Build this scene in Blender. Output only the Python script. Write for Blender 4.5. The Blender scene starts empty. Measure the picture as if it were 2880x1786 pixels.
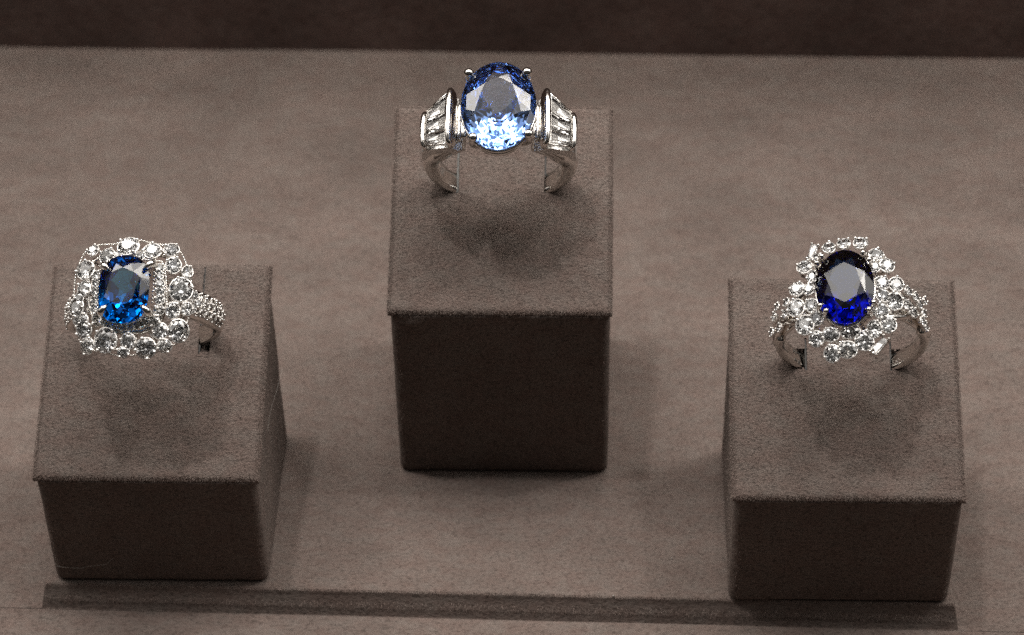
import bpy, bmesh, math, random
WORLD = 1.0
SUEDE = (.146, .1145, .1005)
WALLC = (.14, .098, .088)
SAPD = (.14, .68, 1.45)
DENOISE = False
LAMPS = [
 ((-40, 130, 1000), dict(size=820, power=0.95e6, shape='RECTANGLE', sy=500, col=(1, .98, .98))),
 ((-190, 30, 1250), dict(size=55, power=4.2e6, col=(1, .95, .91))),
 ((520, 170, 1250), dict(size=75, power=3.1e6, col=(1, .95, .91))),
 ((-640, 150, 1250), dict(size=75, power=2.0e6, col=(1, .95, .91))),
 ((930, 150, 1250), dict(size=90, power=1.7e6, col=(1, .95, .91))),
 ((60, 280, 1250), dict(size=75, power=2.0e6, col=(1, .95, .91))),
 ((0, 70, 240), dict(size=560, power=6.8e5, shape='RECTANGLE', sy=60, aim=(0, 55, 0))),  # low strip, added to brighten the floor near the back wall
]
WPATCH = 4.6
WBASE = .18
WOFF = (.21, .53, .3)
from mathutils import Vector, Matrix, noise

C = bpy.context.scene
R = math.radians
random.seed(7)
# ------------------------------------------------------------------ camera (units: 1 unit = 1 mm)
cam = bpy.data.objects.new('camera', bpy.data.cameras.new('camera'))
C.collection.objects.link(cam)
fw = Vector((-0.03255334, 0.73042553, -0.68221611)); rt = Vector((0.99944674, 0.02844684, -0.01723358)); up = Vector((-0.00681904, 0.68239968, 0.73094745))
M = Matrix((rt, up, -fw)).transposed().to_4x4(); M.translation = (12.70621, -261.85098, 261.38245)
cam.matrix_world = M
cam.data.sensor_width = 36.0; cam.data.lens = 36 * 7130.42 / 2880
cam.data.clip_start = 5; cam.data.clip_end = 5000
cam.data.dof.use_dof = True; cam.data.dof.focus_distance = 330; cam.data.dof.aperture_fstop = 0.026
C.camera = cam
# ------------------------------------------------------------------ world
w = bpy.data.worlds.new('World'); C.world = w; w.use_nodes = True
nt = w.node_tree; bg = nt.nodes['Background']; bg.inputs[1].default_value = WORLD
# dim room above the case; random bright patches added for sparkle in the stones
tc = nt.nodes.new('ShaderNodeTexCoord'); vo = nt.nodes.new('ShaderNodeTexVoronoi'); vo.inputs['Scale'].default_value = 11.0
va = nt.nodes.new('ShaderNodeVectorMath'); va.inputs[1].default_value = WOFF; nt.links.new(tc.outputs['Generated'], va.inputs[0]); nt.links.new(va.outputs[0], vo.inputs['Vector'])
sx = nt.nodes.new('ShaderNodeSeparateColor'); nt.links.new(vo.outputs['Color'], sx.inputs[0])
pick = nt.nodes.new('ShaderNodeMapRange'); pick.inputs[1].default_value = .52; pick.inputs[2].default_value = .55; nt.links.new(sx.outputs[0], pick.inputs[0])
amp = nt.nodes.new('ShaderNodeMapRange'); amp.inputs[1].default_value = 0; amp.inputs[2].default_value = 1; amp.inputs[3].default_value = .8; amp.inputs[4].default_value = WPATCH; nt.links.new(sx.outputs[1], amp.inputs[0])
sz = nt.nodes.new('ShaderNodeSeparateXYZ'); nt.links.new(tc.outputs['Generated'], sz.inputs[0])
el = nt.nodes.new('ShaderNodeMapRange'); el.inputs[1].default_value = .18; el.inputs[2].default_value = .55; nt.links.new(sz.outputs[2], el.inputs[0])
fr = nt.nodes.new('ShaderNodeMapRange'); fr.inputs[1].default_value = -.22; fr.inputs[2].default_value = .15; fr.inputs[3].default_value = .04; nt.links.new(sz.outputs[1], fr.inputs[0])  # world dimmed towards the front so block fronts stay dark
m1 = nt.nodes.new('ShaderNodeMath'); m1.operation = 'MULTIPLY'; nt.links.new(pick.outputs[0], m1.inputs[0]); nt.links.new(amp.outputs[0], m1.inputs[1])
m2 = nt.nodes.new('ShaderNodeMath'); m2.operation = 'MULTIPLY'; nt.links.new(m1.outputs[0], m2.inputs[0]); nt.links.new(el.outputs[0], m2.inputs[1])
m3 = nt.nodes.new('ShaderNodeMath'); m3.operation = 'MULTIPLY_ADD'; nt.links.new(el.outputs[0], m3.inputs[0]); m3.inputs[1].default_value = WBASE; nt.links.new(m2.outputs[0], m3.inputs[2])
m4 = nt.nodes.new('ShaderNodeMath'); m4.operation = 'ADD'; nt.links.new(m3.outputs[0], m4.inputs[0]); m4.inputs[1].default_value = .02
mc = nt.nodes.new('ShaderNodeVectorMath'); mc.operation = 'SCALE'; mc.inputs[0].default_value = (1.0, .95, .89); m5 = nt.nodes.new('ShaderNodeMath'); m5.operation = 'MULTIPLY'; nt.links.new(m4.outputs[0], m5.inputs[0]); nt.links.new(fr.outputs[0], m5.inputs[1]); nt.links.new(m5.outputs[0], mc.inputs['Scale'])
nt.links.new(mc.outputs[0], bg.inputs[0])
w.cycles.sampling_method = 'MANUAL'; w.cycles.sample_map_resolution = 512
# ------------------------------------------------------------------ lamps of the showcase, plus an added fill strip
def lamp(x, y, z, size, power, col=(1, .95, .88), shape='DISK', sy=None, aim=(0, -10, 25)):
    d = bpy.data.lights.new('showcase_or_fill_lamp', 'AREA'); d.shape = shape; d.size = size
    if sy: d.size_y = sy
    d.energy = power; d.color = col
    o = bpy.data.objects.new('showcase_or_fill_lamp', d); C.collection.objects.link(o)
    o.location = (x, y, z)
    o.rotation_euler = (Vector(aim) - Vector((x, y, z))).to_track_quat('-Z', 'Y').to_euler()
    return o
for a in LAMPS: lamp(*a[0], **a[1])
# ------------------------------------------------------------------ exposure, render settings
C.view_settings.view_transform = 'Standard'; C.view_settings.look = 'None'
C.view_settings.exposure = 0; C.view_settings.gamma = 1; C.view_settings.use_curve_mapping = False
cy = C.cycles
cy.max_bounces = 18; cy.transmission_bounces = 18; cy.glossy_bounces = 8; cy.diffuse_bounces = 4; cy.transparent_max_bounces = 8
cy.caustics_reflective = False; cy.caustics_refractive = False
cy.sample_clamp_indirect = 10; cy.sample_clamp_direct = 0
cy.use_denoising = DENOISE; cy.use_adaptive_sampling = False
L_STONES= [(-0.01,6.07,12.13,1.41,1.30),(3.17,5.37,12.16,1.19,1.09),(5.61,5.54,11.92,0.93,0.88),(6.02,3.36,12.14,0.93,1.06),(7.84,2.51,11.94,0.66,0.85),(7.17,0.04,12.17,1.49,1.62),(8.05,-2.49,12.00,0.69,0.82),(6.25,-2.74,12.27,0.86,1.00),(4.54,-2.78,12.47,0.62,0.66),(7.10,-5.40,11.94,1.29,1.49),(4.81,-5.45,12.23,0.90,1.00),(3.88,-4.13,12.44,0.72,0.66),(5.39,-7.35,11.91,0.86,0.82),(3.03,-7.68,12.06,1.29,1.33),(0.74,-6.78,12.27,0.90,1.00),(0.16,-8.13,12.05,0.74,0.69),(-2.19,-6.59,12.20,1.46,1.62),(-4.59,-7.23,11.88,0.88,1.04),(-5.09,-5.14,12.09,1.05,1.06),(-5.59,-3.83,12.13,0.96,0.88),(-6.25,-2.12,12.12,0.90,1.17),(-5.40,0.34,12.25,0.86,1.00),(-5.96,-0.82,12.18,0.60,0.73),(-5.42,2.93,12.10,1.22,1.30),(-4.61,5.67,11.87,0.76,0.74),(-2.63,4.69,12.21,1.00,1.06),(-3.28,-3.77,12.41,0.74,0.82),(2.70,-4.26,12.50,0.57,0.56),(4.27,2.93,12.37,0.55,0.61),(4.34,1.82,12.45,0.50,0.53),(4.50,0.80,12.49,0.55,0.56),(4.56,-0.22,12.51,0.55,0.53),(4.59,-1.35,12.51,0.60,0.64),(-3.91,2.12,12.35,0.50,0.61),(-3.91,1.02,12.42,0.48,0.53),(-3.87,-0.06,12.45,0.50,0.56),(-3.80,-1.14,12.47,0.50,0.56),(-3.79,-2.26,12.44,0.53,0.61),(-1.90,-4.43,12.47,0.53,0.53),(-0.91,-4.76,12.48,0.48,0.48),(0.07,-4.91,12.49,0.48,0.48),(1.04,-4.86,12.50,0.48,0.48),(1.93,-4.69,12.50,0.48,0.48),(1.61,4.63,12.33,0.60,0.60),(-1.35,4.83,12.27,0.54,0.60)]
L_FRAME= [(-4.08,6.73,11.56),(-1.84,6.82,11.73),(-0.16,7.38,11.69),(1.57,7.21,11.72),(3.31,6.73,11.73),(5.01,6.48,11.63),(6.74,5.72,11.54),(7.77,3.89,11.62),(8.48,1.96,11.66),(8.69,-0.33,11.71),(8.70,-2.21,11.69),(8.36,-4.19,11.64),(7.38,-6.76,11.52),(6.00,-7.64,11.59),(3.89,-8.50,11.66),(1.87,-8.68,11.74),(0.07,-8.84,11.72),(-2.13,-8.43,11.71),(-4.37,-7.87,11.60),(-5.64,-7.09,11.56),(-6.48,-4.87,11.70),(-6.87,-3.37,11.75),(-7.02,-0.87,11.80),(-7.05,1.17,11.75),(-6.89,3.11,11.64),(-6.32,5.06,11.51),(-5.54,6.15,11.47)]
L_INNER= [(-4.75,3.35,11.95),(-3.85,4.49,11.93),(-1.89,4.79,12.05),(3.06,4.04,12.15),(4.65,3.66,12.06),(5.16,1.33,12.20),(5.36,-2.20,12.20),(3.52,-3.71,12.30),(1.19,-5.22,12.26),(-1.25,-5.06,12.24),(-3.25,-4.32,12.17),(-4.47,-2.29,12.17),(-4.75,1.01,12.12)]
L_PRONG= [(-2.35,2.66,14.20),(3.46,2.81,14.20),(-2.35,-3.24,14.20),(3.32,-3.32,14.20)]
R_STONES= [(-1.98,6.87,11.80,0.77,0.83,0.00),(-0.09,7.44,11.71,0.82,0.85,0.00),(2.02,7.41,11.63,0.87,0.91,0.00),(3.96,5.43,11.84,0.89,0.94,0.00),(3.72,3.48,12.15,0.69,0.80,0.00),(5.26,3.74,11.88,0.89,0.99,0.00),(4.56,1.11,12.20,0.89,0.96,0.00),(6.30,0.96,11.89,0.89,0.99,0.00),(4.61,-0.74,12.21,0.82,0.88,0.00),(6.04,-1.52,11.92,0.99,1.16,0.00),(4.28,-2.86,12.13,0.93,0.99,0.00),(5.12,-4.68,11.78,0.94,1.05,0.00),(3.37,-5.29,11.94,0.84,1.07,0.00),(2.05,-6.79,11.77,1.09,1.21,0.00),(0.39,-5.61,12.09,1.18,0.77,8.00),(-0.07,-7.84,11.62,1.14,1.05,-10.00),(-1.98,-8.21,11.48,0.99,1.07,0.00),(-2.06,-5.77,12.02,1.02,0.88,0.00),(-3.91,-6.19,11.78,0.87,0.99,0.00),(-3.77,-3.46,12.22,0.82,0.91,0.00),(-5.29,-4.19,11.92,1.12,1.24,0.00),(-4.40,-1.63,12.29,0.79,0.88,0.00),(-6.35,-1.69,11.97,1.07,1.13,0.00),(-4.66,0.73,12.29,0.74,0.77,0.00),(-6.16,0.97,12.04,0.94,0.91,0.00),(-5.16,4.18,11.94,0.94,0.94,0.00),(-4.18,2.50,12.26,0.64,0.83,0.00),(-3.57,5.52,11.94,0.56,0.62,0.00)]
R_BAG= [(-4.06,6.32,11.73,0.40,1.07,-18.00),(3.90,-7.42,11.44,0.42,1.31,-38.00)]
R_SHOULDER= [(-7.89,1.80,7.30,0.57),(-8.13,0.23,7.03,0.62),(-9.23,2.20,5.51,0.50),(-9.70,1.25,4.63,0.55),(-10.14,-0.48,3.58,0.56),(-9.01,-1.11,5.87,0.57),(7.75,2.38,7.45,0.64),(8.63,2.04,6.40,0.62),(7.48,0.18,7.72,0.74),(8.23,-0.51,6.91,0.72),(9.14,1.26,5.66,0.57),(9.71,2.37,4.60,0.50),(9.57,0.35,4.89,0.57),(9.34,-1.01,5.33,0.57),(9.73,-1.49,4.58,0.55)]
R_PRONG= [(-2.84,4.50,13.90),(-3.48,3.54,13.90),(2.36,4.66,13.90),(3.07,3.61,13.90),(-3.21,-2.57,13.90),(-2.49,-3.39,13.90),(3.46,-2.50,13.90),(2.82,-3.51,13.90)]
M_PRONG= [(-3.85,4.87,14.10),(3.74,5.08,14.10),(-3.06,-4.83,14.10),(4.10,-4.26,14.10)]
# ------------------------------------------------------------------ materials
def mat(name):
    m = bpy.data.materials.new(name); m.use_nodes = True
    nt = m.node_tree; return m, nt, nt.nodes['Principled BSDF']
def nd(nt, t, **k):
    n = nt.nodes.new(t)
    for a, b in k.items():
        if a.startswith('i_'):
            key = a[2:]; n.inputs[int(key) if key.isdigit() else key].default_value = b
        else: setattr(n, a, b)
    return n
def suede(name, col, fleck=0.5, bump=0.5, fine=1.0, blot=0.16):
    m, nt, p = mat(name); L = nt.links
    tc = nd(nt, 'ShaderNodeTexCoord'); mp = nd(nt, 'ShaderNodeMapping')
    mp.inputs['Rotation'].default_value = (0, 0, R(-12)); mp.inputs['Scale'].default_value = (0.75, 1.25, 1)
    L.new(tc.outputs['Object'], mp.inputs[0])
    big = nd(nt, 'ShaderNodeTexNoise', i_Scale=0.07, i_Detail=4, i_Roughness=0.6); L.new(mp.outputs[0], big.inputs['Vector'])
    mid = nd(nt, 'ShaderNodeTexNoise', i_Scale=0.45, i_Detail=3, i_Roughness=0.6); L.new(mp.outputs[0], mid.inputs['Vector'])
    sm = nd(nt, 'ShaderNodeTexNoise', i_Scale=2.1 * fine, i_Detail=4, i_Roughness=0.65, i_Distortion=0.3); L.new(mp.outputs[0], sm.inputs['Vector'])
    r1 = nd(nt, 'ShaderNodeMapRange', i_1=0.3, i_2=0.7, i_3=1 - blot, i_4=1 + blot); L.new(big.outputs[0], r1.inputs[0])
    r2 = nd(nt, 'ShaderNodeMapRange', i_1=0.3, i_2=0.7, i_3=1 - blot * .5, i_4=1 + blot * .5); L.new(mid.outputs[0], r2.inputs[0])
    r3 = nd(nt, 'ShaderNodeMapRange', i_1=0.30, i_2=0.52, i_3=1 - fleck, i_4=1.06); L.new(sm.outputs[0], r3.inputs[0])
    a = nd(nt, 'ShaderNodeMath', operation='MULTIPLY'); L.new(r1.outputs[0], a.inputs[0]); L.new(r2.outputs[0], a.inputs[1])
    b = nd(nt, 'ShaderNodeMath', operation='MULTIPLY'); L.new(a.outputs[0], b.inputs[0]); L.new(r3.outputs[0], b.inputs[1])
    hue = nd(nt, 'ShaderNodeMix', data_type='RGBA')
    hue.inputs[6].default_value = (col[0] * 1.025, col[1] * .98, col[2] * .97, 1); hue.inputs[7].default_value = (col[0] * .975, col[1] * 1.015, col[2] * 1.02, 1)
    rh = nd(nt, 'ShaderNodeMapRange', i_1=0.35, i_2=0.65); L.new(mid.outputs[0], rh.inputs[0]); L.new(rh.outputs[0], hue.inputs[0])
    v = nd(nt, 'ShaderNodeVectorMath', operation='SCALE'); L.new(hue.outputs[2], v.inputs[0]); L.new(b.outputs[0], v.inputs['Scale'])
    L.new(v.outputs[0], p.inputs['Base Color'])
    p.inputs['Roughness'].default_value = 1; p.inputs['Specular IOR Level'].default_value = 0.05
    p.inputs['Sheen Weight'].default_value = 0.06; p.inputs['Sheen Roughness'].default_value = 0.6
    p.inputs['Sheen Tint'].default_value = (1, .9, .82, 1)
    bp = nd(nt, 'ShaderNodeBump', i_Strength=bump, i_Distance=0.25); L.new(sm.outputs[0], bp.inputs['Height']); L.new(bp.outputs[0], p.inputs['Normal'])
    return m
SU = SUEDE
m_floor = suede('suede_floor', SU, .46, .7, 1.05, .15)
m_block = suede('suede_block', tuple(c * 1.04 for c in SU), .62, 1.1, 1.5, .12)
m_nap = suede('suede_nap', tuple(c * 1.5 for c in SU), 0.1, 0, 1, .1)
m_wall = suede('dark_suede', WALLC, .3, .3, .5, .25)
def metal(name, col=(.76, .73, .69), rough=.13):
    m, nt, p = mat(name); L = nt.links
    p.inputs['Metallic'].default_value = 1; p.inputs['Base Color'].default_value = (*col, 1)
    tc = nd(nt, 'ShaderNodeTexCoord'); n = nd(nt, 'ShaderNodeTexNoise', i_Scale=1.3, i_Detail=5)
    L.new(tc.outputs['Object'], n.inputs['Vector'])
    r = nd(nt, 'ShaderNodeMapRange', i_1=.3, i_2=.7, i_3=rough * .6, i_4=rough * 1.6); L.new(n.outputs[0], r.inputs[0]); L.new(r.outputs[0], p.inputs['Roughness'])
    bp = nd(nt, 'ShaderNodeBump', i_Strength=.14, i_Distance=.25); L.new(n.outputs[0], bp.inputs['Height']); L.new(bp.outputs[0], p.inputs['Normal'])
    return m
m_gold = metal('white_gold'); m_seat = metal('pale_seat_gold', (.86, .84, .81), .38)  # seat gold made paler and rougher so the stones over it look brighter
def gem_sapphire(name, acol, dens, ior=1.77, tint=(1, 1, 1)):
    m = bpy.data.materials.new(name); m.use_nodes = True; nt = m.node_tree; nt.nodes.clear()
    o = nd(nt, 'ShaderNodeOutputMaterial'); g = nd(nt, 'ShaderNodeBsdfGlass', i_IOR=ior, i_Roughness=0.0)
    g.inputs['Color'].default_value = (*tint, 1)
    v = nd(nt, 'ShaderNodeVolumeAbsorption', i_Density=dens); v.inputs['Color'].default_value = (*acol, 1)
    nt.links.new(g.outputs[0], o.inputs['Surface']); nt.links.new(v.outputs[0], o.inputs['Volume']); return m
m_sapM = gem_sapphire('cornflower_sapphire', (.32, .60, .97), SAPD[0])
m_sapL = gem_sapphire('royal_blue_sapphire', (0, .69, .885), SAPD[1])
m_sapR = gem_sapphire('midnight_sapphire', (0, .60, .87), SAPD[2])
def gem_diamond(name, ior, tint=(1, 1, 1)):
    m = bpy.data.materials.new(name); m.use_nodes = True; nt = m.node_tree; nt.nodes.clear()
    o = nd(nt, 'ShaderNodeOutputMaterial'); g = nd(nt, 'ShaderNodeBsdfGlass', i_IOR=ior, i_Roughness=0.0); g.inputs['Color'].default_value = (*tint, 1)
    nt.links.new(g.outputs[0], o.inputs['Surface']); return m
m_dia = gem_diamond('diamond', 2.42)
m_foam, _nt, _p = mat('cut_foam_edge'); _p.inputs['Base Color'].default_value = (.11, .11, .105, 1); _p.inputs['Roughness'].default_value = .9
m_lint, _nt, _p = mat('lint'); _p.inputs['Base Color'].default_value = (.34, .31, .28, 1); _p.inputs['Roughness'].default_value = .8
m_engrave_shade, _nt, _p = mat('engraving'); _p.inputs['Base Color'].default_value = (.02, .017, .014, 1); _p.inputs['Roughness'].default_value = .6  # near-black engraving colour, also painted in as shade inside the slits

# ------------------------------------------------------------------ mesh helpers
def mk(name, V, F, m, parent=None, smooth=True, kind=None):
    me = bpy.data.meshes.new(name); me.from_pydata([tuple(v) for v in V], [], F); me.validate()
    bm = bmesh.new(); bm.from_mesh(me); bmesh.ops.recalc_face_normals(bm, faces=bm.faces); bm.to_mesh(me); bm.free()
    for p in me.polygons: p.use_smooth = smooth
    me.materials.append(m)
    o = bpy.data.objects.new(name, me); C.collection.objects.link(o)
    if parent: o.parent = parent
    if kind: o['kind'] = kind
    return o
def empty(name, mat4, label, cat, group=None):
    o = bpy.data.objects.new(name, None); C.collection.objects.link(o); o.empty_display_size = 3
    o.matrix_world = mat4; o['label'] = label; o['category'] = cat
    if group: o['group'] = group
    return o
class MB:
    def __init__(s): s.V = []; s.F = []
    def add(s, V, F):
        n = len(s.V); s.V += [Vector(v) for v in V]; s.F += [tuple(i + n for i in f) for f in F]; return s
    def build(s, name, m, parent=None, smooth=True): return mk(name, s.V, s.F, m, parent, smooth)
def ico(c, r, sub=2, sc=(1, 1, 1)):
    bm = bmesh.new(); bmesh.ops.create_icosphere(bm, subdivisions=sub, radius=1)
    V = [Vector((v.co.x * r * sc[0], v.co.y * r * sc[1], v.co.z * r * sc[2])) + Vector(c) for v in bm.verts]
    F = [tuple(v.index for v in f.verts) for f in bm.faces]; bm.free(); return V, F
def hull(P):
    bm = bmesh.new()
    for p in P: bm.verts.new(p)
    bmesh.ops.convex_hull(bm, input=bm.verts)
    bmesh.ops.delete(bm, geom=[v for v in bm.verts if not v.link_faces], context='VERTS')
    bmesh.ops.dissolve_limit(bm, angle_limit=R(1.0), verts=bm.verts, edges=bm.edges)
    bm.verts.index_update(); V = [v.co.copy() for v in bm.verts]; F = [tuple(v.index for v in f.verts) for f in bm.faces]; bm.free(); return V, F
def tube(P, r, n=8, closed=False, cap=True):
    P = [Vector(p) for p in P]; N = len(P); V = []; F = []; ref = None
    rr = r if callable(r) else (lambda t: r)
    for i, p in enumerate(P):
        if closed: d = (P[(i + 1) % N] - P[i - 1])
        else: d = P[min(i + 1, N - 1)] - P[max(i - 1, 0)]
        d.normalize()
        if ref is None: ref = Vector((0, 0, 1)) if abs(d.z) < .9 else Vector((1, 0, 0))
        a = d.cross(ref).normalized(); b = a.cross(d).normalized(); ref = b
        q = rr(i / max(N - 1, 1))
        for k in range(n):
            t = 2 * math.pi * k / n; V.append(p + a * math.cos(t) * q + b * math.sin(t) * q)
    for i in range(N if closed else N - 1):
        for k in range(n):
            F.append((i * n + k, i * n + (k + 1) % n, ((i + 1) % N) * n + (k + 1) % n, ((i + 1) % N) * n + k))
    if not closed and cap: F.append(tuple(range(n))[::-1]); F.append(tuple((N - 1) * n + k for k in range(n)))
    return V, F
def spline(P, per=8, closed=True):
    P = [Vector(p) for p in P]; N = len(P); out = []
    for i in range(N if closed else N - 1):
        if closed: a, b, c, d = P[i - 1], P[i], P[(i + 1) % N], P[(i + 2) % N]
        else: a, b, c, d = P[max(i - 1, 0)], P[i], P[i + 1], P[min(i + 2, N - 1)]
        for k in range(per):
            t = k / per
            out.append(0.5 * ((2 * b) + (c - a) * t + (2 * a - 5 * b + 4 * c - d) * t * t + (3 * b - a - 3 * c + d) * t ** 3))
    if not closed: out.append(P[-1])
    return out
def resample(P, step, closed=True):
    Q = P + ([P[0]] if closed else []); out = [Q[0]]; acc = 0
    for a, b in zip(Q, Q[1:]):
        L = (b - a).length; d = step - acc
        while d <= L: out.append(a.lerp(b, d / L)); d += step
        acc = (acc + L) % step if L else acc
        acc = L - (d - step)
    return out
def rbox(c, s, e=5, rot=None, n=12):      # rounded bar (superellipsoid)
    V = []; F = []; f = lambda v: math.copysign(abs(v) ** (2 / e), v)
    for i in range(n + 1):
        a = -math.pi / 2 + math.pi * i / n
        for j in range(2 * n):
            b = math.pi * j / n
            p = Vector((s[0] / 2 * f(math.cos(a)) * f(math.cos(b)), s[1] / 2 * f(math.cos(a)) * f(math.sin(b)), s[2] / 2 * f(math.sin(a))))
            if rot: p = rot @ p
            V.append(p + Vector(c))
    for i in range(n):
        for j in range(2 * n):
            F.append((i * 2 * n + j, i * 2 * n + (j + 1) % (2 * n), (i + 1) * 2 * n + (j + 1) % (2 * n), (i + 1) * 2 * n + j))
    return V, F

# ------------------------------------------------------------------ setting
def sheet(name, x0, x1, y0, y1, z, m, skew=0, edge=0):
    # finely divided cloth sheet with a rolled front or back edge
    nx, ny = 90, 60; V = []; F = []
    ys = [y0 + (y1 - y0) * (j / ny) for j in range(ny + 1)]
    if edge: ys = [y1 + (y0 - y1) * (j / ny) ** 2 for j in range(ny + 1)]
    for j, y in enumerate(ys):
        for i in range(nx + 1):
            x = x0 + (x1 - x0) * i / nx
            zz = z + 0.15 * noise.noise(Vector((x * .03, y * .03, z)))
            if edge:
                d = abs(y - y1)
                if d < .5: zz -= .5 - math.sqrt(max(0, .25 - (.5 - d) ** 2))
            V.append((x, y + skew * x, zz))
    for j in range(ny):
        for i in range(nx): a = j * (nx + 1) + i; F.append((a, a + 1, a + nx + 2, a + nx + 1))
    return mk(name, V, F, m, kind='structure')
SK = -0.0175
sheet('display_floor', -420, 420, -38.55, 420, -3.3, m_floor, SK)
sheet('display_floor', -420, 420, -420, -38.58, -3.0, m_floor, SK, edge=1)
# dark back wall of the case
def slab(name, x0, x1, y0, y1, z0, z1, m, skew, nz=20):
    V = []; F = []; nx = 60
    for k in range(nz + 1):
        for i in range(nx + 1):
            x = x0 + (x1 - x0) * i / nx; V.append((x, y0 + skew * x + .25 * noise.noise(Vector((x * .02, k * .3, 5))), z0 + (z1 - z0) * k / nz))
    for k in range(nz):
        for i in range(nx): a = k * (nx + 1) + i; F.append((a, a + 1, a + nx + 2, a + nx + 1))
    n = len(V); V += [(x0, y1, z0), (x1, y1, z0), (x0, y1, z1), (x1, y1, z1)]
    F += [(n, n + 2, n + 3, n + 1), (nz * (nx + 1), nz * (nx + 1) + nx, n + 3, n + 2), (0, nz * (nx + 1), n + 2, n), (nx, n + 1, n + 3, nz * (nx + 1) + nx)]
    return mk(name, V, F, m, kind='structure')
slab('back_wall', -420, 420, 88.2, 130, -3.8, 200, m_wall, -0.0145)

# ------------------------------------------------------------------ cloth nap: short bent fibres
def nap(name, pts, parent, ln=.28, wd=.035, m=None, lay=.8):
    V = []; F = []
    for p, n in pts:
        p = Vector(p); n = Vector(n)
        t = n.orthogonal().normalized(); t.rotate(Matrix.Rotation(random.uniform(0, 6.283), 3, n))
        d = (n + t * random.uniform(.2, lay * 2)).normalized(); s = d.cross(n).normalized() * wd * random.uniform(.6, 1.3) * .5
        l = ln * random.uniform(.5, 1.5); q = p + d * l * .55; e = q + (d + t * .6 + Vector((random.uniform(-.4, .4),) * 3)).normalized() * l * .45
        k = len(V); V += [p - s, p + s, q + s * .8, q - s * .8, e]; F += [(k, k + 1, k + 2, k + 3), (k + 3, k + 2, k + 4)]
    o = mk(name, V, F, m or m_nap, parent, False); o['kind'] = 'stuff'; return o

# ------------------------------------------------------------------ display plinth under the three blocks
def plinth():
    x0, x1, y0, y1, h, r = -62.1, 61.4, -37.0, 15.0, 3.5, .5
    e = empty('display_plinth', Matrix.Translation((0, 0, 0)), 'low wide suede covered board under the three ring blocks', 'display board')
    nx, ny = 250, 110; V = []; F = []
    def ax(a, b, n):
        c = []
        for i in range(n + 1): c.append(a + (b - a) * i / n)
        return [a, a + .08, a + .2, a + .35] + [v for v in c if a + .4 < v < b - .4] + [b - .35, b - .2, b - .08, b]
    X = ax(x0, x1, nx); Y = ax(y0, y1, ny)
    for y in Y:
        for x in X:
            d = min(x - x0, x1 - x, y - y0, y1 - y); z = 0
            if d < r: z = -(r - math.sqrt(max(0, r * r - (r - d) ** 2)))
            z += .05 * noise.noise(Vector((x * 2.1, y * 2.1, 0))) * min(1, d / .5) * (0 if -55 < x < 56 and -37 < y < 14 and False else 1) - .05
            V.append((x, y + SK * x, z))
    nX, nY = len(X), len(Y)
    for j in range(nY - 1):
        for i in range(nX - 1): a = j * nX + i; F.append((a, a + 1, a + nX + 1, a + nX))
    # sides
    loop = [i for i in range(nX)] + [j * nX + nX - 1 for j in range(1, nY)] + [(nY - 1) * nX + i for i in range(nX - 2, -1, -1)] + [j * nX for j in range(nY - 2, 0, -1)]
    prev = loop
    for k in range(1, 7):
        base = len(V)
        for q, li in enumerate(loop):
            p = Vector(V[li]); zz = V[li][2] + (-h - V[li][2]) * k / 6
            out = 1.6 * k / 6; sxx = 1 if p.x > x1 - .3 else -1 if p.x < x0 + .3 else 0; syy = 1 if p.y > y1 + SK * p.x - .3 else -1 if p.y < y0 + SK * p.x + .3 else 0
            V.append((p.x + sxx * out * .35 + .04 * noise.noise(Vector((p.x * 2, k, 1))), p.y + syy * out + .05 * noise.noise(Vector((p.x * 2, k, 3))), zz))
        cur = list(range(base, base + len(loop)))
        for q in range(len(loop)):
            F.append((prev[q], cur[q], cur[(q + 1) % len(loop)], prev[(q + 1) % len(loop)]))
        prev = cur
    mk('board', V, F, m_floor, e)
    pts = []
    for i in range(9000):
        x = random.uniform(x0 + .2, x1 - .2); t = random.random()
        if t < .45: pts.append(((x, y0 + .25 + SK * x, -.12), (0, -.7, .7)))
        else: pts.append(((x, y0 + SK * x - .9, random.uniform(-2.6, -.9)), (0, -1, .3)))
    nap('nap', pts, e, .3, .04)
    return e
plinth()

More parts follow.
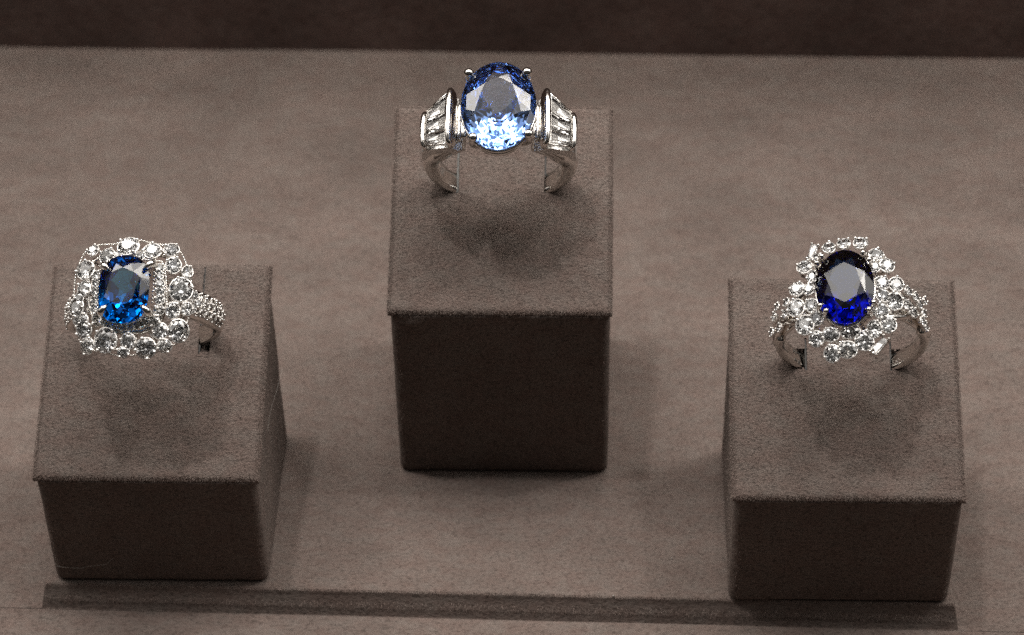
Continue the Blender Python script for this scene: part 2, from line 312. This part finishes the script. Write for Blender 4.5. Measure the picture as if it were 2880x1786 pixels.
# ------------------------------------------------------------------ suede blocks
def block(x, y, W, D, H, Hb, label, slitx, slity, seed, pale=False):
    th = math.atan2(Hb - H, D); Lh = math.hypot(D, Hb - H) / 2 + .15
    e = empty('display_block', Matrix.Translation((x, y, 0)), label, 'ring stand', 'suede ring blocks')
    # body: wedge with rounded uprights and bottom edge
    def fp(ins, r):
        P = []
        for cx, cyy, a0 in ((W / 2 - r, D / 2 - r, 0), (-W / 2 + r, D / 2 - r, 90), (-W / 2 + r, -D / 2 + r, 180), (W / 2 - r, -D / 2 + r, 270)):
            for k in range(7):
                a = R(a0 + 15 * k); P.append((cx + (r - ins) * math.cos(a), cyy + (r - ins) * math.sin(a)))
        # refine straight runs
        Q = []
        for i, p in enumerate(P):
            q = P[(i + 1) % len(P)]; d = math.dist(p, q); n = max(1, int(d / .8))
            for k in range(n): Q.append((p[0] + (q[0] - p[0]) * k / n, p[1] + (q[1] - p[1]) * k / n))
        return Q
    base = fp(.28, 1.4); n = len(base); V = []; F = []
    rows = 60
    for k in range(rows + 1):
        t = k / rows
        for (bx, by) in base:
            top = (H + Hb) / 2 + by * math.tan(th) - 1.0
            z = top * t
            ins = .35 * (1 - min(1, z / .8)) ** 2
            s = 1 - ins / (W / 2)
            # gentle waviness of the wrapped cloth
            wv = .10 * noise.noise(Vector((bx * .25, by * .25, z * .2 + seed))) + .05 * noise.noise(Vector((bx * 1.3, by * 1.3, z * 1.3 + seed)))
            if seed == 1: wv += .42 * math.exp(-((bx + 11.6) / 1.7) ** 2 - ((z - 29.0 - .12 * (bx + 11.6)) / .55) ** 2)
            nn = Vector((bx / (W / 2), by / (D / 2), 0)); nn = Vector((nn.x ** 5, nn.y ** 5, 0)); nn.normalize()
            V.append((bx * s + nn.x * wv, by * s + nn.y * wv - .2, z))
    for k in range(rows):
        for i in range(n): F.append((k * n + i, k * n + (i + 1) % n, (k + 1) * n + (i + 1) % n, (k + 1) * n + i))
    F.append(tuple(range(n))[::-1]); F.append(tuple(rows * n + i for i in range(n)))
    mk('body', V, F, m_block, e)
    # top pad
    Mt = Matrix.Translation((0, 0, (H + Hb) / 2)) @ Matrix.Rotation(th, 4, 'X')
    hw = W / 2 + .04; T = 1.3; r = .85
    def ax(h, extra):
        c = [-h, -h + .04, -h + .11, -h + .22, -h + .36, -h + .52]; c += [-v for v in c]
        k = int(2 * (h - .55) / .27); c += [-(h - .55) + 2 * (h - .55) * i / k for i in range(k + 1)]
        for q in extra: c = [v for v in c if abs(v - q) > .1] + [q]
        return sorted(c)
    g = .13; sx = []
    for s in slitx: sx += [s - g, s + g]
    X = ax(hw, sx); Y = ax(Lh, slity); nX, nY = len(X), len(Y); V = []; F = []
    for yy in Y:
        for xx in X:
            d = min(hw - abs(xx), Lh - abs(yy)); z = 0
            if d < r: z = -(r - math.sqrt(max(0, r * r - (r - d) ** 2)))
            f = min(1, d / .3)
            z += f * (.05 * noise.noise(Vector((xx * 2.2, yy * 2.2, seed))) + .03 * noise.noise(Vector((xx * 5, yy * 5, seed))) + .12 * noise.noise(Vector((xx * .12, yy * .12, seed))))
            ox = (.10 * noise.noise(Vector((yy * 1.6, seed, 2))) + .08 * noise.noise(Vector((yy * 4.5, seed, z * 3)))) if abs(xx) > hw - .5 else 0
            oy = (.14 * noise.noise(Vector((xx * .9, seed, 4))) + .12 * noise.noise(Vector((xx * 4.2, seed, z * 3)))) if abs(yy) > Lh - .5 else 0
            V.append(Mt @ Vector((xx + ox, yy + oy, z)))
    pocket = lambda px, py: any(0 < (px - s) * (1 if s > 0 else -1) < 1.35 for s in slitx) and abs(py - 3.95 + .25 * noise.noise(Vector((px * 3, seed, 1)))) < 1.4
    for j in range(nY - 1):
        for i in range(nX - 1):
            mx, my = (X[i] + X[i + 1]) / 2, (Y[j] + Y[j + 1]) / 2
            if any(abs(mx - s) < g for s in slitx) and slity[0] < my < slity[1]: continue
            if pocket(mx, my): continue
            a = j * nX + i; F.append((a, a + 1, a + nX + 1, a + nX))
    loop = [i for i in range(nX)] + [j * nX + nX - 1 for j in range(1, nY)] + [(nY - 1) * nX + i for i in range(nX - 2, -1, -1)] + [j * nX for j in range(nY - 2, 0, -1)]
    prev = loop
    for k in range(1, 4):
        b0 = len(V)
        for li in loop:
            p = Mt.inverted() @ Vector(V[li]); zt = -r - .03; p.z = zt + (-T - zt) * k / 3
            p.x += .05 * noise.noise(Vector((p.y * 2, k, seed))) - (.2 if k == 3 else 0) * (1 if p.x > hw - .7 else -1 if p.x < -hw + .7 else 0)
            p.y += .05 * noise.noise(Vector((p.x * 2, k, seed + 3))) - (.2 if k == 3 else 0) * (1 if p.y > Lh - .7 else -1 if p.y < -Lh + .7 else 0)
            V.append(Mt @ p)
        cur = list(range(b0, b0 + len(loop)))
        for q in range(len(loop)): F.append((prev[q], cur[q], cur[(q + 1) % len(loop)], prev[(q + 1) % len(loop)]))
        prev = cur
    pad = mk('top_pad', V, F, m_block, e)
    # cut slits: pale foam in one, near-black strips as shade in the rest
    for s in slitx:
        V = []; F = []
        sgn = 1 if s > 0 else -1
        m = m_foam if (pale and s < 0) else m_engrave_shade
        w0, w1 = (s - g * 1.6, s + g * .6) if (pale and s < 0) else (s - g * .95, s + g * .95)
        zt = .03 if (pale and s < 0) else -.25
        nn = 40
        for k in range(nn + 1):
            yy = slity[0] + (slity[1] - slity[0]) * k / nn; j1 = .05 * noise.noise(Vector((yy * 1.5, s, seed)))
            for px, pz in ((w0, -1.1), (w0, zt), (w1, zt), (w1, -1.1)): V.append(Mt @ Vector((px + j1, yy, pz)))
        for k in range(nn):
            for q in range(3): a = k * 4 + q; F.append((a, a + 1, a + 5, a + 4))
        F.append((0, 1, 2, 3)); F.append((nn * 4, nn * 4 + 1, nn * 4 + 2, nn * 4 + 3))
        mk('slit', V, F, m, e, False)
    # nap fibres
    R3 = Mt.to_3x3(); pts = []
    for i in range(17000):
        xx, yy = random.uniform(-hw + .3, hw - .3), random.uniform(-Lh + .3, Lh - .3)
        if not pocket(xx, yy): pts.append((Mt @ Vector((xx, yy, -.03)), R3 @ Vector((0, 0, 1))))
    for i in range(5200):
        xx = random.uniform(-hw, hw); t = random.random(); a = R(90 * t)
        pts.append((Mt @ Vector((xx, -Lh + .5 - .5 * math.sin(a), -.5 + .5 * math.cos(a) - random.choice((0, 0, .45)))), R3 @ Vector((0, -math.sin(a), math.cos(a)))))
    for s in (-1, 1):
        for i in range(4200):
            yy = random.uniform(-Lh, Lh); a = R(random.uniform(0, 100))
            pts.append((Mt @ Vector((s * (hw - .5 + .5 * math.sin(a)), yy, -.5 + .5 * math.cos(a))), R3 @ Vector((s * math.sin(a), 0, math.cos(a)))))
    for i in range(1200):
        xx = random.uniform(-hw, hw); pts.append((Mt @ Vector((xx, Lh - .1, -.25)), R3 @ Vector((0, .6, .8))))
    nap('nap', pts, pad, .26, .034)
    pts = []
    for i in range(7000):
        xx = random.uniform(-W / 2 + .8, W / 2 - .8); z = random.uniform(.4, H - 1.6); pts.append(((xx, -D / 2 + .10, z), (0, -1, 0)))
    for s in (-1, 1):
        for i in range(3500):
            yy = random.uniform(-D / 2 + .6, D / 2 - .6); z = random.uniform(.4, H + (yy + D / 2) * math.tan(th) - 1.6); pts.append(((s * (W / 2 - .27), yy, z), (s, 0, 0)))
    nap('nap', pts, e, .26, .034)
    return e
TILT = math.atan2(12.15, 28.4)
block(0, 0, 30, 28.4, 31.1, 43.3, 'tall middle suede block under the ring with the pale blue stone', (-6.05, 5.85), (2.3, 15.1), 1, True)
block(-45.98, -21.03, 29.7, 28.4, 20.5, 32.6, 'short suede block on the left under the square cluster ring', (-6.0, 5.85), (2.3, 15.1), 2)
block(46.495 - .8, -23.25, 30.0, 28.8, 20.5, 32.5, 'short suede block on the right under the swirling oval cluster ring', (-5.0, 6.15), (2.3, 7.0), 3)

# ------------------------------------------------------------------ gems
def gem_pts(rx, ry, h, tiers, pw=2.0):
    P = []
    for z, f, n, ph in tiers:
        if n == 0: P.append(Vector((0, 0, z * h))); continue
        for k in range(n):
            a = 2 * math.pi * (k + ph) / n; c, s = math.cos(a), math.sin(a)
            q = (abs(c) ** pw + abs(s) ** pw) ** (-1 / pw)
            P.append(Vector((rx * f * q * c, ry * f * q * s, z * h)))
    return P
BR = [(.31, .56, 8, 0), (.19, .80, 8, .5), (.035, 1, 16, 0), (-.02, 1, 16, 0), (-.665, .25, 8, .5), (-.87, 0, 0, 0)]
UNIT = hull(gem_pts(1, 1, 1, BR))
def up_to(n):
    return Vector((0, 0, 1)).rotation_difference(Vector(n)).to_matrix()
def diamond(p, rx, ry, parent, n=(0, 0, 1), rot=0, name='diamond', claws=4, bead=.17, cup=True, seed=0):
    rnd = random.Random(seed * 7.31 + p[0] * 3 + p[1]); m = (rx + ry) / 2
    A = up_to(n); Z = Matrix.Rotation(rot, 3, 'Z'); J = Matrix.Rotation(rnd.uniform(-.06, .06), 3, 'X') @ Matrix.Rotation(rnd.uniform(-.06, .06), 3, 'Y')
    S = Matrix.Rotation(rnd.uniform(0, .78), 3, 'Z')
    T = lambda v: Vector(p) + A @ (Z @ (J @ v))
    V = []
    for v in UNIT[0]:
        q = S @ v; V.append(T(Vector((q.x * rx, q.y * ry, q.z * m))))
    d = mk(name, V, UNIT[1], m_dia, parent, False)
    b = MB(); k = 16
    if cup:
        prof = [(.985, .03), (1.13, -.02), (1.08, -.35), (.55, -1.0), (.42, -1.0), (.97, -.12)]; V = []; F = []
        for i in range(k):
            a = 2 * math.pi * i / k
            for r_, z_ in prof: V.append(T(Vector((rx * r_ * math.cos(a), ry * r_ * math.sin(a), z_ * m - .02))))
        for i in range(k):
            for j in range(6): F.append((i * 6 + j, i * 6 + (j + 1) % 6, ((i + 1) % k) * 6 + (j + 1) % 6, ((i + 1) % k) * 6 + j))
        b.add(V, F)
    else: b.add(*tube([T(Vector((rx * 1.02 * math.cos(2 * math.pi * i / k), ry * 1.02 * math.sin(2 * math.pi * i / k), -.06))) for i in range(k)], .07, 6, True))
    a0 = rnd.uniform(0, 1.5)
    for c in range(claws):
        a = a0 + 2 * math.pi * c / claws + rnd.uniform(-.15, .15)
        q = Vector((rx * 1.03 * math.cos(a), ry * 1.03 * math.sin(a), .16 * m)); s = bead * rnd.uniform(.85, 1.2)
        b.add(*ico(T(q), s, 2)); b.add(*tube([T(q), T(q * 1.02 - Vector((0, 0, .75 * m)))], s * .85, 6))
    if b.V: b.build('claw_setting', m_seat, d)
    return d
def mat4(O, M):
    m = Matrix(M).to_4x4(); m.translation = O; return m
def shank(name, parent, ro, ri, w, p0, p1, m=None, n=96, bulge=.35, yc=0, ro_f=None, ri_f=None):
    V = []; F = []; K = 12
    for i in range(n + 1):
        ph = R(p0 + (p1 - p0) * i / n); ww = w(math.degrees(ph)) / 2; o_ = ro_f(math.degrees(ph)) if ro_f else ro
        if ri_f: ri = ri_f(math.degrees(ph))
        prof = []
        for k in range(7):
            t = -1 + k / 3; prof.append((t * ww * .97, o_ - bulge * t * t))
        prof += [(ww, (o_ + ri) / 2 - .1), (ww * .9, ri + .05), (ww * .4, ri), (-ww * .4, ri), (-ww * .9, ri + .05), (-ww, (o_ + ri) / 2 - .1)]
        K = len(prof)
        for yy, rr in prof: V.append((rr * math.sin(ph), yc + yy, rr * math.cos(ph)))
    for i in range(n):
        for k in range(K): F.append((i * K + k, i * K + (k + 1) % K, (i + 1) * K + (k + 1) % K, (i + 1) * K + k))
    F.append(tuple(range(K))); F.append(tuple(n * K + k for k in range(K))[::-1])
    return mk(name, V, F, m or m_gold, parent)
def sm(x, a, b):
    t = min(1, max(0, (x - a) / (b - a))); return t * t * (3 - 2 * t)
def side(p): return min(p, 360 - p)
def oval(cx, cyy, rx, ry, z, n=64, pw=2.0):
    P = []
    for k in range(n):
        a = 2 * math.pi * k / n; c, s = math.cos(a), math.sin(a); q = (abs(c) ** pw + abs(s) ** pw) ** (-1 / pw)
        P.append((cx + rx * q * c, cyy + ry * q * s, z))
    return P

# ------------------------------------------------------------------ middle ring
def ring_middle():
    e = empty('ring', mat4((-0.12, 1.326, 44.627), [[0.99999, -0.00027, 0.00523], [0.00207, 0.93821, -0.34607], [-0.00481, 0.34607, 0.9382]]),
              'white gold ring with big pale blue oval stone and baguette shoulders on the tallest block', 'ring', 'sapphire rings')
    shank('shank', e, 10.35, 8.25, lambda a: 3.0 + 3.0 * sm(-side(a), -92, -55) + .5 * sm(-side(a), -60, -32), 31, 329, bulge=.5,
          ro_f=lambda a: 9.75 + .75 * sm(-side(a), -150, -95), ri_f=lambda a: 8.75 - .45 * sm(-side(a), -128, -95))
    tiers = [(.27, .52, 8, 0), (.235, .66, 8, .5), (.14, .86, 16, .5), (.02, 1, 24, 0), (-.02, 1, 24, 0), (-.2, .91, 16, 0), (-.42, .72, 12, .5), (-.62, .47, 12, 0), (-.78, .2, 8, .5), (-.86, .0, 0, 0)]
    P = gem_pts(4.92, 6.6, 5.6, tiers); V, F = hull([p + Vector((.12, .12, 13.6)) for p in P])
    mk('sapphire', V, F, m_sapM, e, False)
    b = MB().add(*tube(oval(.12, .12, 4.75, 6.42, 12.85), .28, 8, True)); b.build('bezel_rail', m_gold, e)
    b = MB().add(*tube(oval(.12, .0, 3.9, 5.5, 11.0), .42, 8, True)); b.build('basket_rail', m_gold, e)
    for (x, y, z) in M_PRONG:
        z -= .25; b = MB(); b.add(*ico((x, y, z), .66, 3, (1, 1, .92)))
        q = Vector((x, y, 0)); o = lambda s, zz: Vector((x * s, y * s, zz))
        b.add(*tube(spline([o(1.0, z), o(1.035, 13.2), o(.98, 12.2), o(.82, 10.6), o(.62, 9.4)], 6, False), lambda t: .52 + .22 * t, 10))
        b.build('prong', m_gold, e)
    for s in (-1, 1):
        # shoulder wall that carries the baguettes
        V = []; F = []
        prof = [(5.3, 8.9, 3.9), (6.4, 9.7, 3.95), (9.5, 7.1, 2.75), (10.15, 5.6, 2.2), (10.3, 2.5, 1.6), (8.6, 2.3, 1.6), (6.6, 6.3, 3.0), (4.7, 8.1, 3.5)]
        for x, z, h in prof:
            c = .03 if x < 7 else -.08
            V += [(s * x, c - h, z), (s * x, c + h, z)]
        n = len(prof)
        for i in range(n): F.append((2 * i, 2 * i + 1, 2 * ((i + 1) % n) + 1, 2 * ((i + 1) % n)))
        F.append(tuple(2 * i for i in range(n))); F.append(tuple(2 * i + 1 for i in range(n))[::-1])
        mk('shoulder', V, F, m_seat, e, False)
        rot = Matrix.Rotation(s * R(22), 3, 'Y')
        b = MB().add(*rbox((s * 6.15, .05, 10.55), (1.05, 8.9, 2.7), 3.2, rot)); b.build('end_bar', m_gold, e)
        rot = Matrix.Rotation(s * R(34), 3, 'Y')
        b = MB().add(*rbox((s * 9.62, -.12, 7.45), (.85, 5.7, 2.0), 3.2, rot)); b.build('end_bar', m_gold, e)
        b = MB().add(*rbox((s * 5.1, .1, 9.4), (.7, 6.0, 1.2), 3)); b.add(*rbox((s * 4.4, .1, 9.4), (1.6, 5.0, 1.0), 3)); b.build('gallery_plate', m_gold, e)
        # four tapering baguettes per side
        N = Vector((s * 2.6, 0, 3.1)).normalized(); A = Vector((s * 6.6, 0, 10.35)); B = Vector((s * 9.45, 0, 7.95)); cnt = 3
        for k in range(cnt):
            pa = []; 
            for (base, h, c) in ((A, 3.85, .05), (B, 2.55, -.1)):
                y0 = c - h + 2 * h * k / cnt + .06; y1 = c - h + 2 * h * (k + 1) / cnt - .06
                pa.append((base, y0, y1))
            P = []
            for lvl, ins in ((.0, 0), (.12, 0), (.34, .22), (-1, .25)):
                for ci, (base, y0, y1) in enumerate(pa):
                    dirv = (B - A).normalized() * (1 if ci == 0 else -1) * ins
                    if lvl < -.5: lv = -.95 if ci == 0 else -.18; ym = (y0 + y1) / 2; ys = (ym - .28, ym + .28)
                    else: lv = lvl; ys = (y0 + ins * .9, y1 - ins * .9)
                    for yy in ys: P.append(base + dirv + N * lv + Vector((0, yy, 0)))
            V, F = hull(P); mk('baguette_diamond', V, F, m_dia, e, False)
        for yy, h0 in ((-1, 0), (1, 0)):
            a = A + Vector((0, .05 + yy * 3.85, 0)) + N * .2; c = B + Vector((0, -.1 + yy * 2.65, 0)) + N * .2
            MB().add(*tube([a, c], .11, 8)).build('channel_rail', m_gold, e)
    return e
ring_middle()

# ------------------------------------------------------------------ left ring
def ring_left():
    e = empty('ring', mat4((-46.329, -19.452, 34.071), [[0.99863, -0.00547, -0.05205], [-0.02051, 0.87403, -0.48545], [0.04815, 0.48585, 0.87272]]),
              'white gold cocktail ring, squarish openwork diamond frame round a blue cushion shaped stone', 'ring', 'sapphire rings')
    shank('shank', e, 10.1, 8.75, lambda a: 2.7 + 1.2 * sm(-side(a), -100, -75), 26, 334, ro_f=lambda a: 9.8 + .55 * sm(-side(a), -125, -90))
    tiers = [(.26, .56, 8, 0), (.2, .72, 8, .5), (.02, 1, 24, 0), (-.02, 1, 24, 0), (-.25, .88, 16, .5), (-.5, .62, 12, 0), (-.72, .3, 8, .5), (-.82, 0, 0, 0)]
    P = gem_pts(3.25, 4.5, 4.6, tiers, 2.7); V, F = hull([p + Vector((.14, -.28, 13.6)) for p in P])
    mk('sapphire', V, F, m_sapL, e, False)
    for i, (x, y, z) in enumerate(L_PRONG):
        d = (Vector((.4, -.3, 0)) - Vector((x, y, 0))).normalized(); p = Vector((x, y, z))
        b = MB(); b.add(*tube(spline([p + d * .55 + Vector((0, 0, .12)), p + d * .1 + Vector((0, 0, .1)), p - d * .35 - Vector((0, 0, .5)), p - d * .2 - Vector((0, 0, 2.6)), p + d * .6 - Vector((0, 0, 4.5))], 6, False), lambda t: .3 + .2 * min(1, t * 3), 10))
        b.add(*ico(p + d * .5 + Vector((0, 0, .1)), .34, 2)); b.build('prong', m_gold, e)
    cx, cyy = .8, -.8
    for i, (x, y, z, a, b_) in enumerate(L_STONES):
        n = Vector(((x - cx) * .035, (y - cyy) * .035, 1)).normalized()
        small = a < .62
        k_ = .97 if a > 1 else 1.03; diamond((x, y, z), a * k_, b_ * k_, e, n, 0, 'diamond', 4 if a > .7 else 3, .22 if a > 1 else .18, True, i)
    fr = [Vector((cx + (p.x - cx) * .965, cyy + (p.y - cyy) * .965, p.z - .12)) for p in spline(L_FRAME, 8)]; b = MB().add(*tube(fr, .12, 6, True))
    for p in resample(fr, .40): b.add(*ico(p + Vector((0, 0, .10)), .15, 2))
    b.build('milgrain_border', m_gold, e)
    fi = spline(L_INNER, 8); b = MB().add(*tube(fi, .13, 6, True))
    for p in resample(fi, .34): b.add(*ico(p + Vector((0, 0, .10)), .13, 1))
    b.build('milgrain_border', m_gold, e)
    # beads along the inside of the two stone columns
    for xx, ys in ((3.72, (3.2, -2.1)), (-3.3, (2.6, -2.9))):
        b = MB(); y = ys[0]
        while y > ys[1]: b.add(*ico((xx, y, 12.75), .17, 2)); y -= .5
        b.build('bead_row', m_gold, e)
    # under gallery: rings, struts and lattice carrying the stones
    b = MB()
    low = [Vector((cx + (p.x - cx) * .86, cyy + (p.y - cyy) * .86, p.z - .9)) for p in fr[::4]]
    b.add(*tube(low, .32, 6, True))
    mid_ = [Vector((cx + (p.x - cx) * .55, cyy + (p.y - cyy) * .6, 11.3)) for p in fr[::4]]; b.add(*tube(mid_, .35, 6, True))
    bot = [Vector((cx * .4 + (p.x - cx) * .45, cyy * .4 + (p.y - cyy) * .5, 9.3)) for p in fr[::4]]; b.add(*tube(bot, .35, 6, True))
    for k in range(0, len(low), 3):
        b.add(*tube([low[k], mid_[k]], .2, 6)); b.add(*tube([mid_[k], bot[k]], .3, 6))
        if k % 6 == 0: b.add(*tube([low[k], bot[k]], .26, 6))
    b.build('gallery', m_gold, e)
    # pave on both shoulders
    for s in (-1, 1):
        row = 0; ph = 33
        while ph < 86:
            for r_ in (-1, 0, 1):
                a = R(ph + (2.6 if r_ == 0 else 0)); n = Vector((s * math.sin(a), r_ * .35, math.cos(a))).normalized()
                p = Vector((s * 10.45 * math.sin(a), r_ * 1.12, 10.45 * math.cos(a))) + n * (-.1 if r_ else .05)
                diamond(p, .53, .53, e, n, 0, 'pave_diamond', 4, .16, False, ph + r_)
            ph += 6.0; row += 1
    for q, p in enumerate([(8.55, -.1, 10.2), (8.95, -1.1, 10.0), (8.3, -2.0, 10.1), (-7.2, -1.6, 9.9)]):
        diamond(p, .5, .52, e, (.5 if p[0] > 0 else -.5, 0, .85), 0, 'diamond', 3, .16, True, q + 90)
    return e
ring_left()

# ------------------------------------------------------------------ right ring
def ring_right():
    e = empty('ring', mat4((46.098, -21.747, 33.95), [[0.98902, 0.01031, -0.14745], [-0.05685, 0.94736, -0.31507], [0.13644, 0.32, 0.93754]]),
              'white gold ring with dark navy oval stone in a swirling halo of diamonds', 'ring', 'sapphire rings')
    shank('shank', e, 9.9, 8.75, lambda a: 2.5 + .5 * sm(-side(a), -100, -70), 72, 288, ro_f=lambda a: 9.75 + .35 * sm(-side(a), -130, -90))
    tiers = [(.27, .54, 8, 0), (.2, .74, 8, .5), (.02, 1, 24, 0), (-.02, 1, 24, 0), (-.25, .88, 16, .5), (-.5, .62, 12, 0), (-.72, .3, 8, .5), (-.82, 0, 0, 0)]
    P = gem_pts(3.72, 5.3, 4.8, tiers); V, F = hull([p + Vector((-.05, .13, 13.5)) for p in P])
    mk('sapphire', V, F, m_sapR, e, False)
    MB().add(*tube(oval(-.05, .1, 3.66, 5.25, 12.85), .16, 8, True)).build('bezel_rail', m_gold, e)
    for (x, y, z) in R_PRONG:
        b = MB(); b.add(*ico((x, y, z), .37, 3))
        b.add(*tube(spline([(x, y, z), (x * 1.08, y * 1.08, 13.2), (x * 1.0, y * 1.0, 12), (x * .7, y * .7, 10)], 5, False), .27, 8)); b.build('prong', m_gold, e)
    for i, (x, y, z, a, b_, rot) in enumerate(R_STONES):
        n = Vector((x * .04, y * .04, 1)).normalized()
        diamond((x, y, z + .1), a * 1.02, b_ * 1.02, e, n, R(rot), 'diamond', 4, .18, True, i + 200)
    for i, (x, y, z, a, b_, rot) in enumerate(R_BAG):
        Z = Matrix.Rotation(R(rot), 3, 'Z'); P = []
        for zz, ins in ((0, 0), (.15, 0), (.34, .16), (-.3, .2)):
            for sx in (-1, 1):
                for sy in (-1, 1): P.append(Vector((x, y, z + .15)) + Z @ (Matrix.Rotation(R(-16 if i else 5), 3, 'X') @ Vector((sx * (a * 1.1 - ins * .8), sy * (b_ - ins), zz))))
        V, F = hull(P); d = mk('baguette_diamond', V, F, m_dia, e, False)
        b = MB()
        for sx in (-1, 1):
            for sy in (-1, 1):
                q = Vector((x, y, z + .3)) + Z @ Vector((sx * a * 1.05, sy * b_ * 1.03, 0)); b.add(*ico(q, .2, 2)); b.add(*tube([q, q - Vector((0, 0, .9))], .16, 6))
        b.add(*rbox((x, y, z - .45), (a * 2.2, b_ * 2, .5), 5, Z)); b.build('claw_setting', m_gold, d)
    for i, (x, y, z, a) in enumerate(R_SHOULDER):
        n = Vector((x, 0, z)).normalized(); diamond(Vector((x, y, z)), a * .98, a * .98, e, n, 0, 'diamond', 4, .15, True, i + 300)
    # gallery under the halo
    b = MB()
    b.add(*tube(oval(-.2, -.3, 4.9, 6.3, 11.1), .3, 6, True)); b.add(*tube(oval(0, 0, 3.2, 4.5, 11.6), .3, 6, True)); b.add(*tube(oval(0, 0, 2.9, 3.6, 9.4), .4, 6, True))
    for k in range(12):
        a = 2 * math.pi * k / 12; c, s = math.cos(a), math.sin(a)
        b.add(*tube([(-.2 + 6.2 * c, -.3 + 7.6 * s, 10.9), (3.2 * c, 4.2 * s, 11.2), (2.9 * c, 3.6 * s, 9.4)], .2, 6))
    b.build('gallery', m_gold, e)
    # split shoulders: two crossing strands each side
    for s in (-1, 1):
        for q in (-1, 1):
            P = []
            for k in range(20):
                t = k / 19; a = R(84 - 60 * t); yy = q * (1.0 * math.cos(t * math.pi * 1.15) - .9 * t * t * 1.6)
                rr = 9.75 + .1 * t; P.append((s * rr * math.sin(a), yy + .3, rr * math.cos(a)))
            MB().add(*tube(P, lambda t: .55 - .1 * t, 10)).build('shoulder_strand', m_gold, e)
        shank('shoulder_underside', e, 9.3, 8.8, lambda a: 2.3, *( (30, 76) if s > 0 else (284, 330)), n=20, bulge=.1)
    # worn engraving inside the band
    b = MB(); rnd = random.Random(4)
    for (p0, p1, yy, hh) in ((231, 243, .45, .5), (233, 241, -.55, .55)):
        a = p0
        while a < p1:
            w_ = rnd.uniform(.5, 1.0)
            for st in range(rnd.choice((1, 2, 3))):
                a1 = a + rnd.uniform(0, 1.6); y1, y2 = yy + rnd.uniform(-hh, hh) * .6, yy + rnd.uniform(-hh, hh) * .6; a2 = a1 + rnd.choice((0, .2, 1.0))
                P = [(8.74 * math.sin(R(t)), y, 8.74 * math.cos(R(t))) for t, y in ((a1, y1), ((a1 + a2) / 2, (y1 + y2) / 2), (a2, y2 + .15))]
                b.add(*tube(P, .045, 4))
            a += 1.9
    b.build('engraving', m_engrave_shade, e)
    return e
ring_right()

# ------------------------------------------------------------------ lint
def lint(name, P, r, label, cat, group=None):
    o = MB().add(*tube(spline(P, 5, False), r, 5)).build(name, m_lint); o['label'] = label; o['category'] = cat
    if group: o['group'] = group
    return o
lint('lint_thread', [(-60.1, -35.35, 3.74), (-59.9, -35.45, 3.24), (-58.77, -35.5, 3.04), (-56.72, -35.4, 2.78), (-56.09, -35.4, 3.08), (-54.6, -35.45, 3.39), (-53.21, -35.4, 3.63), (-52.63, -35.4, 4.36), (-52.11, -35.3, 4.66)], .028,
     'thin pale thread lying across the dark front of the left block', 'thread')
lint('lint_thread', [(-29.6, -16, 22), (-30.2, -19, 20.8), (-30.9, -22, 19.5), (-31.05, -24.5, 18.5)], .018, 'fine curved hair on the right flank of the left block', 'thread')
for (x, y, z, r_, lb) in ((23.5, -30.2, .1, .13, 'tiny white speck on the open board between the tall block and the right block'), (-27.6, -27.0, .1, .12, 'tiny pale speck on the board just right of the left block'), (-45.5, -26.6, 26.2, .13, 'pale speck in the ring shadow on top of the left block'), (-19.6, 5.2, .1, .16, 'tiny white speck on the floor just left of the tall block'), (15.5, -37.0, .08, .15, 'tiny white speck near the front edge of the board'), (46.3, -28.2, 27.2, .1, 'tiny white speck on the sloping top of the right block')):
    V, F = ico((x, y, z), r_, 1, (1, .8, .6)); o = mk('dust_speck', V, F, m_lint); o['label'] = lb; o['category'] = 'dust speck'; o['group'] = 'dust specks'
